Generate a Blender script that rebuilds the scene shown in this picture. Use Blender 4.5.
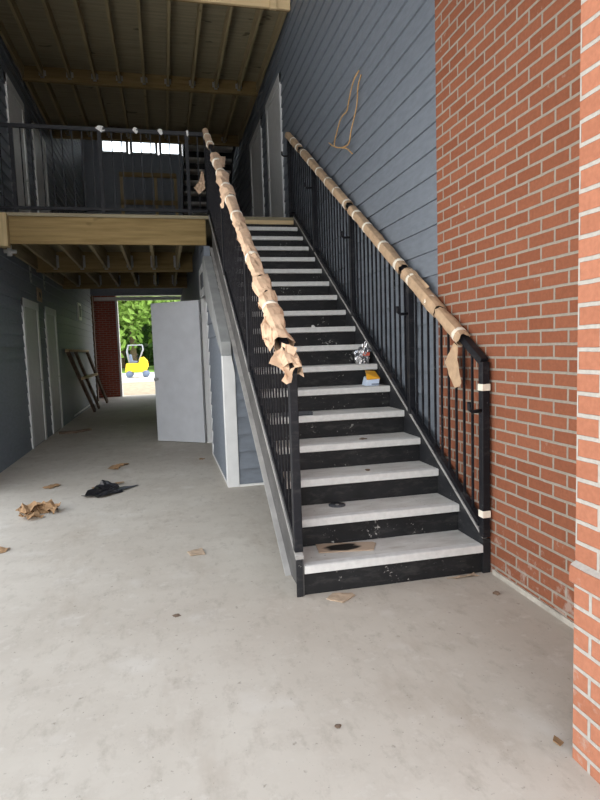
import bpy, bmesh, math, random
from mathutils import Vector, Matrix, noise
for o in list(bpy.data.objects): bpy.data.objects.remove(o, do_unlink=True)
S = bpy.context.scene
C = S.collection
R = random.Random(7)

# ------------------------------------------------------------------ camera
cam_d = bpy.data.cameras.new('camera')
cam_d.sensor_fit = 'VERTICAL'; cam_d.sensor_height = 36.0
cam_d.lens = 582.2 / 800 * 36.0
cam_d.clip_start = 0.05; cam_d.clip_end = 400
cam = bpy.data.objects.new('camera', cam_d); C.objects.link(cam)
rt = Vector((0.97363353, -0.22579780, -0.03245160)); up = Vector((0.05170059, 0.07986357, 0.99546414)); fw = Vector((0.22218191, 0.97089503, -0.08943173))
cam.matrix_world = Matrix(((rt.x, up.x, -fw.x, 0), (rt.y, up.y, -fw.y, 0), (rt.z, up.z, -fw.z, 1.391), (0, 0, 0, 1)))
S.camera = cam

# ------------------------------------------------------------------ sky, sun, exposure
W = bpy.data.worlds.new('sky'); S.world = W; W.use_nodes = True
bg = W.node_tree.nodes['Background']
# hazy bright sky: brightest near the horizon, deeper towards the zenith
wt = W.node_tree; tc = wt.nodes.new('ShaderNodeTexCoord'); sx = wt.nodes.new('ShaderNodeSeparateXYZ'); rp = wt.nodes.new('ShaderNodeValToRGB')
wt.links.new(tc.outputs['Generated'], sx.inputs[0]); wt.links.new(sx.outputs[2], rp.inputs[0]); wt.links.new(rp.outputs[0], bg.inputs['Color'])
rp.color_ramp.elements[0].color = (1.0, .97, .93, 1); rp.color_ramp.elements[0].position = .08
rp.color_ramp.elements[1].color = (.40, .46, .54, 1); rp.color_ramp.elements[1].position = .75
bg.inputs['Strength'].default_value = 4.6
sd = bpy.data.lights.new('sun', 'SUN'); sd.energy = 4.0; sd.angle = math.radians(3); sd.color = (1, .95, .87)
sun = bpy.data.objects.new('sun', sd); C.objects.link(sun)
sun.rotation_euler = (Vector((-.62, -.10, -.75))).to_track_quat('-Z', 'Y').to_euler()
S.view_settings.view_transform = 'Standard'; S.view_settings.look = 'None'
S.view_settings.gamma = 1; S.view_settings.use_curve_mapping = False
S.view_settings.exposure = 0.0

# ------------------------------------------------------------------ node helpers
class NT:
    def __init__(s, name, rough=.7, metal=0, spec=.3):
        s.m = bpy.data.materials.new(name); s.m.use_nodes = True
        s.t = s.m.node_tree; s.b = s.t.nodes['Principled BSDF']
        s.b.inputs['Roughness'].default_value = rough; s.b.inputs['Metallic'].default_value = metal
        s.b.inputs['Specular IOR Level'].default_value = spec
    def n(s, typ, **kw):
        nd = s.t.nodes.new(typ)
        for k, v in kw.items():
            if k in nd.inputs: s.put(nd.inputs[k], v)
            else: setattr(nd, k, v)
        return nd
    def put(s, sock, v):
        if isinstance(v, bpy.types.NodeSocket): s.t.links.new(v, sock)
        else: sock.default_value = v
    def co(s): return s.n('ShaderNodeTexCoord').outputs['Object']
    def scale(s, v, sc):
        nd = s.n('ShaderNodeMapping'); s.put(nd.inputs['Vector'], v); nd.inputs['Scale'].default_value = sc
        return nd.outputs['Vector']
    def noise(s, v, sc, det=3, ro=.55):
        nd = s.n('ShaderNodeTexNoise'); s.put(nd.inputs['Vector'], v)
        nd.inputs['Scale'].default_value = sc; nd.inputs['Detail'].default_value = det; nd.inputs['Roughness'].default_value = ro
        return nd.outputs['Fac']
    def ramp(s, fac, stops):
        nd = s.n('ShaderNodeValToRGB'); s.put(nd.inputs['Fac'], fac); cr = nd.color_ramp
        while len(cr.elements) < len(stops): cr.elements.new(.5)
        for e, (p, c) in zip(cr.elements, stops):
            e.position = p; e.color = (*c, 1) if not isinstance(c, float) else (c, c, c, 1)
        return nd.outputs['Color']
    def mix(s, fac, a, b, mode='MIX'):
        nd = s.n('ShaderNodeMix', data_type='RGBA', blend_type=mode)
        s.put(nd.inputs[0], fac)
        for i, v in ((6, a), (7, b)):
            s.put(nd.inputs[i], v if isinstance(v, bpy.types.NodeSocket) else (*v, 1))
        return nd.outputs[2]
    def math(s, op, a, b=0.0):
        nd = s.n('ShaderNodeMath', operation=op); s.put(nd.inputs[0], a); s.put(nd.inputs[1], b); return nd.outputs[0]
    def bump(s, h, st=.3, d=.01):
        nd = s.n('ShaderNodeBump'); s.put(nd.inputs['Height'], h); nd.inputs['Strength'].default_value = st; nd.inputs['Distance'].default_value = d
        s.put(s.b.inputs['Normal'], nd.outputs['Normal'])
    def col(s, c): s.put(s.b.inputs['Base Color'], c if isinstance(c, bpy.types.NodeSocket) else (*c, 1)); return s.m

def m_plain(name, c, rough=.6, metal=0, var=.12, sc=20, spec=.3):
    t = NT(name, rough, metal, spec)
    f = t.noise(t.co(), sc)
    return t.col(t.ramp(f, [(.3, tuple(x * (1 - var) for x in c)), (.7, tuple(min(1, x * (1 + var)) for x in c))]))

def m_brick(name, u0, v0, bw, rh, c1, c2, mort, dirt=True, ms=.0078):
    t = NT(name, .85, 0, .2); co = t.co()
    sp = t.n('ShaderNodeSeparateXYZ'); t.put(sp.inputs[0], co)
    wob = t.math('MULTIPLY', t.math('SUBTRACT', t.noise(co, 9, 2), .5), .006)
    u = t.math('ADD', t.math('SUBTRACT', t.math('ADD', sp.outputs[0], sp.outputs[1]), u0), wob)
    v = t.math('ADD', t.math('SUBTRACT', sp.outputs[2], v0), wob)
    cb = t.n('ShaderNodeCombineXYZ'); t.put(cb.inputs[0], u); t.put(cb.inputs[1], v)
    b = t.n('ShaderNodeTexBrick'); t.put(b.inputs['Vector'], cb.outputs[0])
    b.offset = .5; b.offset_frequency = 2
    for k, val in (('Scale', 1), ('Brick Width', bw), ('Row Height', rh), ('Mortar Size', ms), ('Mortar Smooth', .25), ('Bias', 0)): b.inputs[k].default_value = val
    b.inputs['Color1'].default_value = (*c1, 1); b.inputs['Color2'].default_value = (*c2, 1); b.inputs['Mortar'].default_value = (*mort, 1)
    n2 = t.noise(co, 60, 4); n1 = t.noise(co, 6, 4)
    c = t.mix(.35, b.outputs['Color'], t.ramp(n2, [(.3, .38), (.7, .66)]), 'OVERLAY')
    if dirt:   # mortar smears: more of them in the lowest courses
        low = t.n('ShaderNodeMapRange'); t.put(low.inputs[0], sp.outputs[2]); low.inputs[1].default_value = 0; low.inputs[2].default_value = .55; low.inputs[3].default_value = .16; low.inputs[4].default_value = 0
        sm = t.ramp(t.math('ADD', t.noise(co, 11, 6, .65), low.outputs[0]), [(.66, 0.0), (.76, 1.0)])
        c = t.mix(t.math('MULTIPLY', sm, .55), c, (.42, .36, .31))
    h = t.math('ADD', t.math('SUBTRACT', 1.0, b.outputs['Fac']), t.math('MULTIPLY', n2, .25))
    t.bump(h, .7, .008)
    return t.col(c)

def m_wood(name, axis, c1, c2, knot=.5, rough=.75):
    t = NT(name, rough, 0, .25); co = t.co()
    sc = [14, 14, 14]; sc[axis] = .9
    g = t.noise(t.scale(co, sc), 1.6, 5, .6)
    sk = [5, 5, 5]; sk[axis] = 2.2
    k = t.ramp(t.noise(t.scale(co, sk), 1.2, 2), [(.26, 1.0), (.31, 0.0)])
    c = t.ramp(g, [(.3, c1), (.68, c2)])
    c = t.mix(t.math('MULTIPLY', k, knot), c, tuple(x * .35 for x in c1))
    t.bump(g, .2, .004)
    return t.col(c)

def m_floor():
    t = NT('concrete_floor', .75, 0, .2); co = t.co()
    a = t.noise(co, .7, 6, .6); b = t.noise(co, 4.5, 6, .65); c_ = t.noise(co, 28, 5, .6); d = t.noise(t.scale(co, (1, .35, 1)), 2.2, 5, .7)
    c = t.ramp(a, [(.3, (.45, .405, .345)), (.7, (.57, .53, .465))])
    c = t.mix(t.ramp(b, [(.48, 0.0), (.74, .7)]), c, (.42, .375, .32))
    c = t.mix(t.ramp(d, [(.54, 0.0), (.72, .55)]), c, (.36, .30, .24))
    c = t.mix(t.ramp(t.noise(co, 2.6, 3), [(.60, 0.0), (.78, .5)]), c, (.66, .64, .60))
    c = t.mix(t.ramp(t.noise(t.scale(co, (1, .5, 1)), 13, 6, .7), [(.53, 0.0), (.70, .5)]), c, (.33, .29, .24))
    c = t.mix(t.ramp(t.noise(co, 9, 5, .7), [(.56, 0.0), (.72, .45)]), c, (.66, .63, .57))
    c = t.mix(t.ramp(c_, [(.64, 0.0), (.72, .6)]), c, (.20, .17, .14))
    c = t.mix(t.ramp(t.noise(co, 75, 2), [(.70, 0.0), (.76, .7)]), c, (.12, .10, .09))
    t.bump(t.math('ADD', b, t.math('MULTIPLY', c_, .3)), .12, .006)
    return t.col(c)

def m_steel(name, c, spl=.5, spc=(.5, .5, .5), rough=.5):
    t = NT(name, rough, 0, .22); co = t.co()
    base = t.ramp(t.noise(co, 5, 4), [(.3, tuple(x * .75 for x in c)), (.7, tuple(x * 1.3 for x in c))])
    sp = t.ramp(t.math('ADD', t.math('MULTIPLY', t.noise(co, 46, 3, .7), .62), t.math('MULTIPLY', t.noise(co, 4.5, 3), .42)), [(.645, 0.0), (.68, 1.0)])
    dust = t.ramp(t.noise(t.scale(co, (3, 3, 9)), 2.5, 5, .7), [(.52, 0.0), (.75, .10)])
    base = t.mix(dust, base, (.35, .34, .32))
    return t.col(t.mix(t.math('MULTIPLY', sp, spl), base, spc))

def m_tread():
    t = NT('precast_tread', .75, 0, .25); co = t.co()
    c = t.ramp(t.noise(t.scale(co, (1, 2.5, 1)), 5, 6, .65), [(.3, (.50, .48, .45)), (.6, (.63, .62, .59)), (.8, (.70, .69, .67))])
    c = t.mix(t.ramp(t.noise(t.scale(co, (2, 6, 1)), 3, 5, .7), [(.60, 0.0), (.74, .5)]), c, (.36, .31, .26))
    c = t.mix(t.ramp(t.noise(co, 45, 2), [(.69, 0.0), (.75, .7)]), c, (.15, .13, .12))
    return t.col(c)

def m_siding(name, c):
    t = NT(name, .55, 0, .35); co = t.co()
    f = t.noise(t.scale(co, (3, 3, 10)), 3, 4)
    cc = t.ramp(f, [(.3, tuple(x * .9 for x in c)), (.7, tuple(x * 1.1 for x in c))])
    cc = t.mix(t.ramp(t.noise(co, 55, 2), [(.71, 0.0), (.76, .35)]), cc, (.4, .4, .4))
    return t.col(cc)

def m_paper(name, c):
    t = NT(name, .8, 0, .2); co = t.co()
    f = t.noise(co, 16, 5, .6)
    t.bump(f, .5, .012)
    return t.col(t.ramp(f, [(.3, tuple(x * .82 for x in c)), (.7, tuple(min(1, x * 1.1) for x in c))]))

BW, RH = .2084, .06945
M = {}
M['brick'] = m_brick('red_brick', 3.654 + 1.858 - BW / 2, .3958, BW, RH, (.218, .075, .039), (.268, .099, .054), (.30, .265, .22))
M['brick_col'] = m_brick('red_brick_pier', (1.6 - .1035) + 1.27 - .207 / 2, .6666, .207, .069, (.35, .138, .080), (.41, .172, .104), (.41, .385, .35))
M['brick_far'] = m_brick('dark_brick', 0, 0, BW, RH, (.26, .07, .045), (.31, .09, .06), (.30, .25, .22), False)
M['floor'] = m_floor()
M['siding'] = m_siding('slate_siding', (.175, .20, .235))
M['white'] = m_plain('white_trim_paint', (.66, .67, .67), .5, 0, .05, 8)
M['door'] = m_plain('primed_door', (.56, .58, .62), .45, 0, .05, 6)
M['door_shaded'] = m_plain('shaded_white_door', (.50, .50, .50), .5, 0, .05, 6)  # lower corridor leaves: white greyed in the colour for the shade there
M['wx'] = m_wood('treated_lumber_x_shaded', 0, (.185, .125, .048), (.30, .215, .095))  # colour darkened to stand for the shade on the lower deck beam
M['wy'] = m_wood('treated_lumber_y', 1, (.28, .225, .125), (.42, .34, .20))
M['wz'] = m_wood('treated_lumber_z', 2, (.40, .31, .16), (.62, .48, .27))
M['planks'] = m_wood('roof_planks', 0, (.235, .205, .135), (.33, .29, .195), .8)
M['fresh_lit'] = m_wood('fresh_lit_lumber', 0, (.62, .46, .25), (.74, .57, .34), .3)  # pale new lumber; on the upper fascia the brightness stands for stronger light
M['capwood'] = m_plain('grey_fascia_paint', (.30, .31, .31), .6, 0, .15, 6)
M['black'] = m_steel('black_steel', (.011, .0115, .015), .22, (.3, .3, .32), .45)
M['stringer'] = m_steel('scuffed_black_steel', (.022, .023, .026), .9, (.40, .39, .37), .5)
M['flange'] = m_steel('dusty_grey_steel', (.36, .35, .335), .5, (.42, .41, .40), .6)
M['stringer_grey'] = m_steel('weathered_grey_stringer', (.085, .083, .082), .6, (.33, .29, .25), .6)
M['riser'] = m_steel('black_riser_plate', (.016, .0165, .018), .6, (.5, .49, .47), .5)
M['tread'] = m_tread()
M['nosing'] = m_plain('tread_nosing_concrete', (.66, .66, .645), .7, 0, .08, 25)
M['grout'] = m_plain('grey_mortar', (.42, .39, .34), .9, 0, .25, 14)
M['kraft'] = m_paper('kraft_paper', (.68, .48, .33))
M['kraft_dark'] = m_paper('kraft_paper_brown', (.52, .365, .235))
M['tape'] = m_plain('masking_tape', (.86, .80, .68), .6, 0, .06, 30)
M['card'] = m_paper('brown_cardboard', (.33, .205, .11))
M['card_light'] = m_paper('tan_cardboard', (.47, .36, .26))
M['plastic'] = m_plain('black_plastic_sheet', (.012, .012, .015), .35, 0, .3, 12, .5)
M['greyrub'] = m_plain('dark_grey_strip', (.07, .075, .085), .6)
M['galv'] = m_plain('galvanised_steel', (.45, .45, .44), .45, .5, .15, 40)
M['yellow'] = m_plain('yellow_paint', (.90, .55, .02), .45, 0, .05)
M['orange'] = m_plain('orange_print', (.85, .42, .03), .5, 0, .05)
M['pvc'] = m_plain('white_plastic', (.72, .72, .70), .4, 0, .04)
M['wire'] = m_plain('copper_tan_wire', (.60, .36, .14), .5, 0, .2, 60)
M['wire_grey'] = m_plain('grey_wire', (.30, .29, .28), .5, 0, .1, 60)
M['foil'] = m_plain('silver_foil', (.7, .7, .71), .25, .85, .15, 60)
M['bluewhite'] = m_plain('pale_blue_box', (.62, .72, .88), .5, 0, .05)
M['red'] = m_plain('red_print', (.6, .12, .08), .5)
M['bark'] = m_plain('tree_bark', (.17, .12, .085), .9, 0, .3, 9)
M['leaf'] = m_plain('bright_leaf', (.27, .43, .09), .6, 0, .35, 1.6)
M['leaf2'] = m_plain('dark_leaf', (.06, .13, .03), .6, 0, .35, 1.6)
M['grass'] = m_plain('lawn_grass', (.22, .40, .07), .9, 0, .25, 3)
M['dirt'] = m_plain('sandy_dirt', (.36, .29, .20), .95, 0, .25, 5)
M['gravel'] = m_plain('pale_gravel', (.58, .56, .52), .95, 0, .1, 6)
M['asphalt'] = m_plain('dark_asphalt', (.13, .13, .13), .9, 0, .15, 6)
M['rubber'] = m_plain('tyre_rubber', (.03, .03, .03), .8)
M['greymetal'] = m_plain('grey_machine_metal', (.32, .34, .36), .5, .3)
M['bluegrey'] = m_plain('blue_grey_seat', (.14, .18, .26), .6)
t_ = NT('window_glass', .03, 0, .5); t_.b.inputs['Transmission Weight'].default_value = 1.0; t_.b.inputs['IOR'].default_value = 1.05; M['glass'] = t_.col((.85, .93, 1))

# ------------------------------------------------------------------ mesh helpers (vertices are world coordinates)
class MB:
    def __init__(s): s.v = []; s.f = []; s.sm = []
    def add(s, vs, fs, smooth=False):
        k = len(s.v); s.v += [tuple(v) for v in vs]; s.f += [[k + i for i in f] for f in fs]; s.sm += [smooth] * len(fs); return s
    def box(s, x0, x1, y0, y1, z0, z1):
        vs = [(x, y, z) for x in (x0, x1) for y in (y0, y1) for z in (z0, z1)]
        return s.add(vs, [(0, 1, 3, 2), (4, 6, 7, 5), (0, 4, 5, 1), (2, 3, 7, 6), (0, 2, 6, 4), (1, 5, 7, 3)])
    def beam(s, p, q, w, h, upv=(0, 0, 1)):
        p, q = Vector(p), Vector(q); d = (q - p).normalized(); u = Vector(upv)
        sd = d.cross(u)
        if sd.length < 1e-4: sd = d.cross(Vector((0, 1, 0)))
        sd.normalize(); u = sd.cross(d)
        vs = [e + sd * (a * w / 2) + u * (b * h / 2) for e in (p, q) for a in (-1, 1) for b in (-1, 1)]
        return s.add(vs, [(0, 1, 3, 2), (4, 6, 7, 5), (0, 4, 5, 1), (2, 3, 7, 6), (0, 2, 6, 4), (1, 5, 7, 3)])
    def prism(s, prof, axis, a0, a1):           # prof: closed outline in the two other axes
        def P(u, v, a): return {0: (a, u, v), 1: (u, a, v), 2: (u, v, a)}[axis]
        n = len(prof); vs = [P(u, v, a0) for u, v in prof] + [P(u, v, a1) for u, v in prof]
        return s.add(vs, [tuple(range(n)), tuple(range(2 * n - 1, n - 1, -1))] + [(i, (i + 1) % n, n + (i + 1) % n, n + i) for i in range(n)])
    def tube(s, pts, r, seg=8, cap=True):
        pts = [Vector(p) for p in pts]; n = len(pts); rs = r if isinstance(r, (list, tuple)) else [r] * n
        vs = []; ref = None
        for i, p in enumerate(pts):
            d = (pts[min(i + 1, n - 1)] - pts[max(i - 1, 0)]).normalized()
            if ref is None: ref = d.orthogonal().normalized()
            ref = (ref - d * ref.dot(d)).normalized(); b = d.cross(ref)
            for k in range(seg):
                a = 2 * math.pi * k / seg; vs.append(p + (ref * math.cos(a) + b * math.sin(a)) * rs[i])
        fs = [(i * seg + k, i * seg + (k + 1) % seg, (i + 1) * seg + (k + 1) % seg, (i + 1) * seg + k) for i in range(n - 1) for k in range(seg)]
        if cap: fs += [tuple(range(seg - 1, -1, -1)), tuple(range((n - 1) * seg, n * seg))]
        return s.add(vs, fs, True)
    def build(s, name, mat, parent=None, bevel=0, label=None, **props):
        me = bpy.data.meshes.new(name); me.from_pydata(s.v, [], s.f)
        me.polygons.foreach_set('use_smooth', s.sm)
        bm = bmesh.new(); bm.from_mesh(me); bmesh.ops.recalc_face_normals(bm, faces=bm.faces); bm.to_mesh(me); bm.free()
        me.materials.append(mat if not isinstance(mat, str) else M[mat]); me.update()
        o = bpy.data.objects.new(name, me); C.objects.link(o)
        if bevel:
            b = o.modifiers.new('bevel', 'BEVEL'); b.width = bevel; b.segments = 1; b.limit_method = 'ANGLE'
        if parent is not None:
            o.parent = parent
            off = Vector((0, 0, 0)); p = parent
            while p is not None: off += p.location; p = p.parent
            o.location = -off
        if label: o['label'] = label
        for k, v in props.items(): o[k] = v
        return o

def thing(name, label, cat, loc, group=None, kind=None):
    o = bpy.data.objects.new(name, None); C.objects.link(o); o.location = loc; o.empty_display_size = .1
    o['label'] = label; o['category'] = cat
    if group: o['group'] = group
    if kind: o['kind'] = kind
    return o
def tag(o, label, cat, group=None, kind=None):
    o['label'] = label; o['category'] = cat
    if group: o['group'] = group
    if kind: o['kind'] = kind
    return o
def box(x0, x1, y0, y1, z0, z1): return MB().box(x0, x1, y0, y1, z0, z1)
def st(o, label, cat): return tag(o, label, cat, None, 'structure')

# ------------------------------------------------------------------ layout numbers (metres; x right, y into the breezeway)
XL, XR, XU = -2.03, 1.858, .578          # left wall, right wall, wall under the stairs
Y0, RUN, RISE, NT_ = 3.074, .2884, .1755, 17
SLOPE = RISE / RUN
Z2 = 18 * RISE                            # 3.159: second level
Z3 = 2 * Z2
YD = 7.93                                 # front edge of the raised decks
YB = 19.7                                 # rear end of the breezeway
ROOF = 9.5
nz = lambda y: RISE + SLOPE * (y - Y0)    # height of the nosing line

# ------------------------------------------------------------------ setting
st(box(-2.6, 2.6, -.9, 20.15, -.2, 0).build('floor', 'floor'), 'pale stained concrete floor of the breezeway', 'floor')

def siding_strip(xs, y0, y1, z0, z1, sgn, ex=.17):
    # lapped boards on a plane x = xs, face towards sgn; each board thicker at its lower edge
    mb = MB(); n = math.ceil((z1 - z0) / ex); vs = []; fs = []
    prof = []
    for i in range(n):
        a = z0 + i * ex; b = min(z1, a + ex)
        prof += [(xs + sgn * .019, a), (xs + sgn * .001, b)]
    pts = prof + [(xs - sgn * .1, z1), (xs - sgn * .1, z0)]
    return mb.prism([(p[0], p[1]) for p in pts], 1, y0, y1)
s_left = siding_strip(XL, 6.4, 18.1, 0, ROOF, 1)
st(box(-2.32, -2.2, 18.0, YB + .3, 0, ROOF).box(-2.2, XL - .02, 18.0, 18.1, 0, ROOF).build('wall_left_rear', 'brick_far'), 'dark recessed brick wall at the far end of the left side', 'wall')
st(box(XL - .12, XL, 1.0, 6.4, 3.4, ROOF).build('wall_blocker_left', 'siding'), 'unseen siding wall added over the open left side to shade the brick', 'wall')  # unseen wall added to keep sky light off the upper brick
st(box(-2.15, 2.3, .85, 1.0, 3.35, 5.4).build('wall_blocker_front', 'siding'), 'unseen siding band added across the open front to shade the upper walls', 'wall')  # unseen band added as a light blocker to darken upper brick and siding
st(s_left.build('wall_left', 'siding'), 'slate blue lap siding wall along the left side', 'wall')
s_right = siding_strip(XR + .024, 3.745, 19.7, 0, ROOF, -1)
st(s_right.build('wall_right', 'siding'), 'slate blue lap siding wall above and behind the stairs', 'wall')
st(box(XR, XR + .12, 1.0, 3.745, 0, ROOF).build('wall_right_brick', 'brick'), 'red brick wall beside the foot of the stairs', 'wall')
# near brick pier with projecting sill course
pier = thing('brick_pier', 'near red brick pier with a projecting brick ledge at the right edge', 'pier', (1.55, 1.3, 0), kind='structure')
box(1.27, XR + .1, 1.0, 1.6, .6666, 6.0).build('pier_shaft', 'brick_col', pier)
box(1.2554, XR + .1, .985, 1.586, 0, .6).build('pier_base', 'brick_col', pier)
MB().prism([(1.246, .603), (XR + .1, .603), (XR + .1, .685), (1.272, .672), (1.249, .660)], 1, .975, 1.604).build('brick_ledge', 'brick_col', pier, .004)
# roof that closes the stair hall above
st(box(-2.4, 2.4, .6, 20.2, ROOF, ROOF + .2).build('ceiling', 'planks'), 'high roof deck over the stair hall', 'ceiling')
# rear end wall: brick wings, lintel, upper wall with a strip of windows
st(box(-2.25, -1.44, YB, YB + .3, 0, 3.3).build('wall_rear_brick', 'brick_far'), 'dark brick wing at the far end of the corridor', 'wall')
st(box(.70, 2.1, YB, YB + .3, 0, 3.3).build('wall_rear_right', 'brick_far'), 'dark brick wing at the far right of the corridor', 'wall')
st(box(-2.25, 2.1, YB - .02, YB + .3, 3.24, 7.66).build('wall_rear', 'siding'), 'dark siding wall over the far opening', 'wall')
st(box(-2.25, 2.1, YB, YB + .3, 8.12, ROOF).build('wall_rear_top', 'siding'), 'dark siding wall above the strip windows', 'wall')
st(box(-2.25, -1.66, YB, YB + .3, 7.66, 8.12).build('wall_rear_left', 'siding'), 'dark siding beside the strip windows', 'wall')
st(box(.90, 2.1, YB, YB + .3, 7.66, 8.12).build('wall_rear_side', 'siding'), 'dark siding right of the strip windows', 'wall')
st(box(-2.1, .72, YB - .06, YB - .02, 3.08, 3.19).build('trim_1', 'white'), 'thin white lintel trim over the far opening', 'trim')
st(box(-1.46, -1.40, YB - .04, YB + .3, 0, 3.08).build('trim_2', 'white'), 'white upright trim on the far opening beside the brick wing', 'trim')
st(box(-2.1, -1.98, 18.1, 18.3, 0, 3.1).build('trim_3', 'bark'), 'dark wooden post at the end of the left wall', 'trim')
for i, (a, b) in enumerate(((-1.64, -.78), (-.74, .12), (.16, .88))):
    w = thing('window_%d' % (i + 1), ['left', 'middle', 'right'][i] + ' pane of the bright strip window high on the far wall', 'window', (a, YB, 7.66), kind='structure')
    f = MB(); f.box(a, b, YB - .03, YB + .12, 7.66, 7.71).box(a, b, YB - .03, YB + .12, 8.07, 8.12).box(a, a + .08, YB - .03, YB + .12, 7.71, 8.07).box(b - .08, b, YB - .03, YB + .12, 7.71, 8.07)
    f.build('window_frame', 'capwood', w)
    box(a + .08, b - .08, YB + .04, YB + .06, 7.71, 8.07).build('window_pane', 'glass', w)

# wall and doorway under the stairs
def zcap(y): return 1.345 + .42 * (y - 5.86)
def uwall(ya, yb, z0=None):
    prof = [(ya, z0 or 0), (yb, z0 or 0), (yb, min(Z2 - .4, zcap(yb))), (ya, min(Z2 - .4, zcap(ya)))]
    return prof
mb = MB(); ex = .172
def lapx(mb, ya, yb, ztop, z0=0):        # lapped boards on plane x = XU facing -x, cut along a sloping top
    n = int(math.ceil((max(ztop(ya), ztop(yb)) - z0) / ex))
    for i in range(n):
        a = z0 + i * ex; b = a + ex
        yl = ya
        if ztop(ya) <= a:
            yl = ya + (a - ztop(ya)) / .42 + .001
        if yl >= yb: continue
        # corner heights clipped by the slope
        bl = min(b, ztop(yl)) if ztop(yl) > a else a + .001
        br = min(b, ztop(yb))
        ym = yl + (b - ztop(yl)) / .42 if bl < b and br >= b else None
        prof = [(yl, a), (yb, a), (yb, br)] + ([(ym, b)] if ym and ym < yb - .001 else []) + [(yl, bl)]
        def xo(z): return XU - .018 + .017 * (z - a) / ex
        k = len(prof)
        vs = [(xo(z), y, z) for y, z in prof] + [(XU + .08, y, z) for y, z in prof]
        mb.add(vs, [tuple(range(k)), tuple(range(2 * k - 1, k - 1, -1))] + [(j, (j + 1) % k, k + (j + 1) % k, k + j) for j in range(k)])
ztop = lambda y: min(zcap(y), 2.75)
lapx(mb, 5.86, 7.75, ztop)
mb.box(XU, XU + .08, 7.75, 7.97, 2.2, 2.55).box(XU, XU + .08, 7.97, 8.95, 2.2, 2.78).box(XU, XU + .08, 8.95, 19.6, 0, 3.08)
st(mb.build('wall_under_stairs', 'siding'), 'low slate siding wall of the closet under the stairs', 'wall')
mb = MB()
for i in range(8):
    a = i * .178; b = a + .178
    xs_ = XU + .09
    mb.prism([(5.838, a), (5.862, b), (5.93, b), (5.93, a)], 0, xs_, XR)
st(mb.build('wall_closet_end', 'siding'), 'small siding wall facing front under the stair flight', 'wall')
o = MB().prism([(XU - .022, 0), (XU + .098, 0), (XU + .098, 1.16), (XU + .072, 1.335), (XU - .022, 1.335)], 1, 5.83, 5.95).build('trim_4', 'white', None, .003)
st(o, 'bright white corner board at the low end of the closet wall', 'trim')
mb = MB()
a0, a1 = 5.855, 7.95
mb.add([(x, y, z) for x in (XU - .03, .652) for y, z in ((a0, 1.335), (7.75, 2.09), (7.95, 2.17), (7.95, 2.60), (7.72, nz(7.72) - .395), (a0, nz(a0) - .395))],
       [(0, 1, 2, 3, 4, 5), (11, 10, 9, 8, 7, 6)] + [(i, (i + 1) % 6, 6 + (i + 1) % 6, 6 + i) for i in range(6)])
st(mb.build('trim_5', 'capwood', None, .004), 'sloping grey fascia board under the left stair stringer', 'trim')
st(box(XU - .02, XU + .01, 5.96, 7.74, -.001, .03).build('baseboard_closet', 'pvc'), 'thin pale strip at the foot of the closet wall', 'baseboard')
st(box(XU + .10, 1.62, 5.826, 5.838, 0, .022).build('baseboard_closet_end', 'pvc'), 'thin pale strip at the foot of the small front-facing wall', 'baseboard')
st(box(XR - .012, XR, 1.62, 3.05, 0, .03).build('baseboard_right', 'grout'), 'pale mortar strip at the foot of the brick wall', 'baseboard')
st(box(XL, XL + .016, 13.6, 16.4, 0, .07).build('baseboard_left', 'pvc'), 'pale strip at the foot of the left wall beyond the doors', 'baseboard')

# open door leaf and its frame
d = thing('door_1', 'grey door standing open into the corridor under the stairs', 'door', (.556, 8.83, 0), kind='structure')
box(XU - .02, XU + .0, 7.72, 7.85, 0, 2.58).build('door_casing', 'white', d)
box(XU - .02, XU + .0, 7.85, 8.95, 2.16, 2.58).build('door_head', 'white', d)
box(XU - .02, XU + .12, 8.83, 8.95, 0, 2.2).build('door_jamb', 'white', d)
h = Vector((.55, 8.81)); e = Vector((-.146, 9.345)); dv = (e - h).normalized(); nv = Vector((-dv.y, dv.x))
mb = MB(); pts = [h, e, e + nv * .044, h + nv * .044]
if nv.y < 0: pass
mb.prism([(p.x, p.y) for p in pts], 2, .012, 2.14); leaf = mb.build('door_leaf', 'door', d, .003)
kp = h + dv * .81; fn = nv if nv.y < 0 else -nv
base = kp if nv.y > 0 else kp + nv * .044
mb = MB(); mb.tube([(base.x, base.y, .98), (base.x + fn.x * .05, base.y + fn.y * .05, .98)], .012, 10)
mb.tube([(base.x + fn.x * (.045 + t), base.y + fn.y * (.045 + t), .98) for t in (0, .006, .02, .034, .04)], [.012, .026, .03, .024, .004], 12)
mb.build('door_knob', 'galv', leaf, 0, 'brushed metal knob')
for z in (.25, 1.1, 1.9):
    MB().tube([(h.x - .005, h.y - .012, z - .05), (h.x - .005, h.y - .012, z + .05)], .008, 8).build('hinge', 'galv', d)
tag(box(XU - .03, XU - .0205, 8.08, 8.52, 2.26, 2.46).build('vent_box', 'greyrub', None, .002), 'small dark box on the white trim above the open door', 'box')
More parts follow.
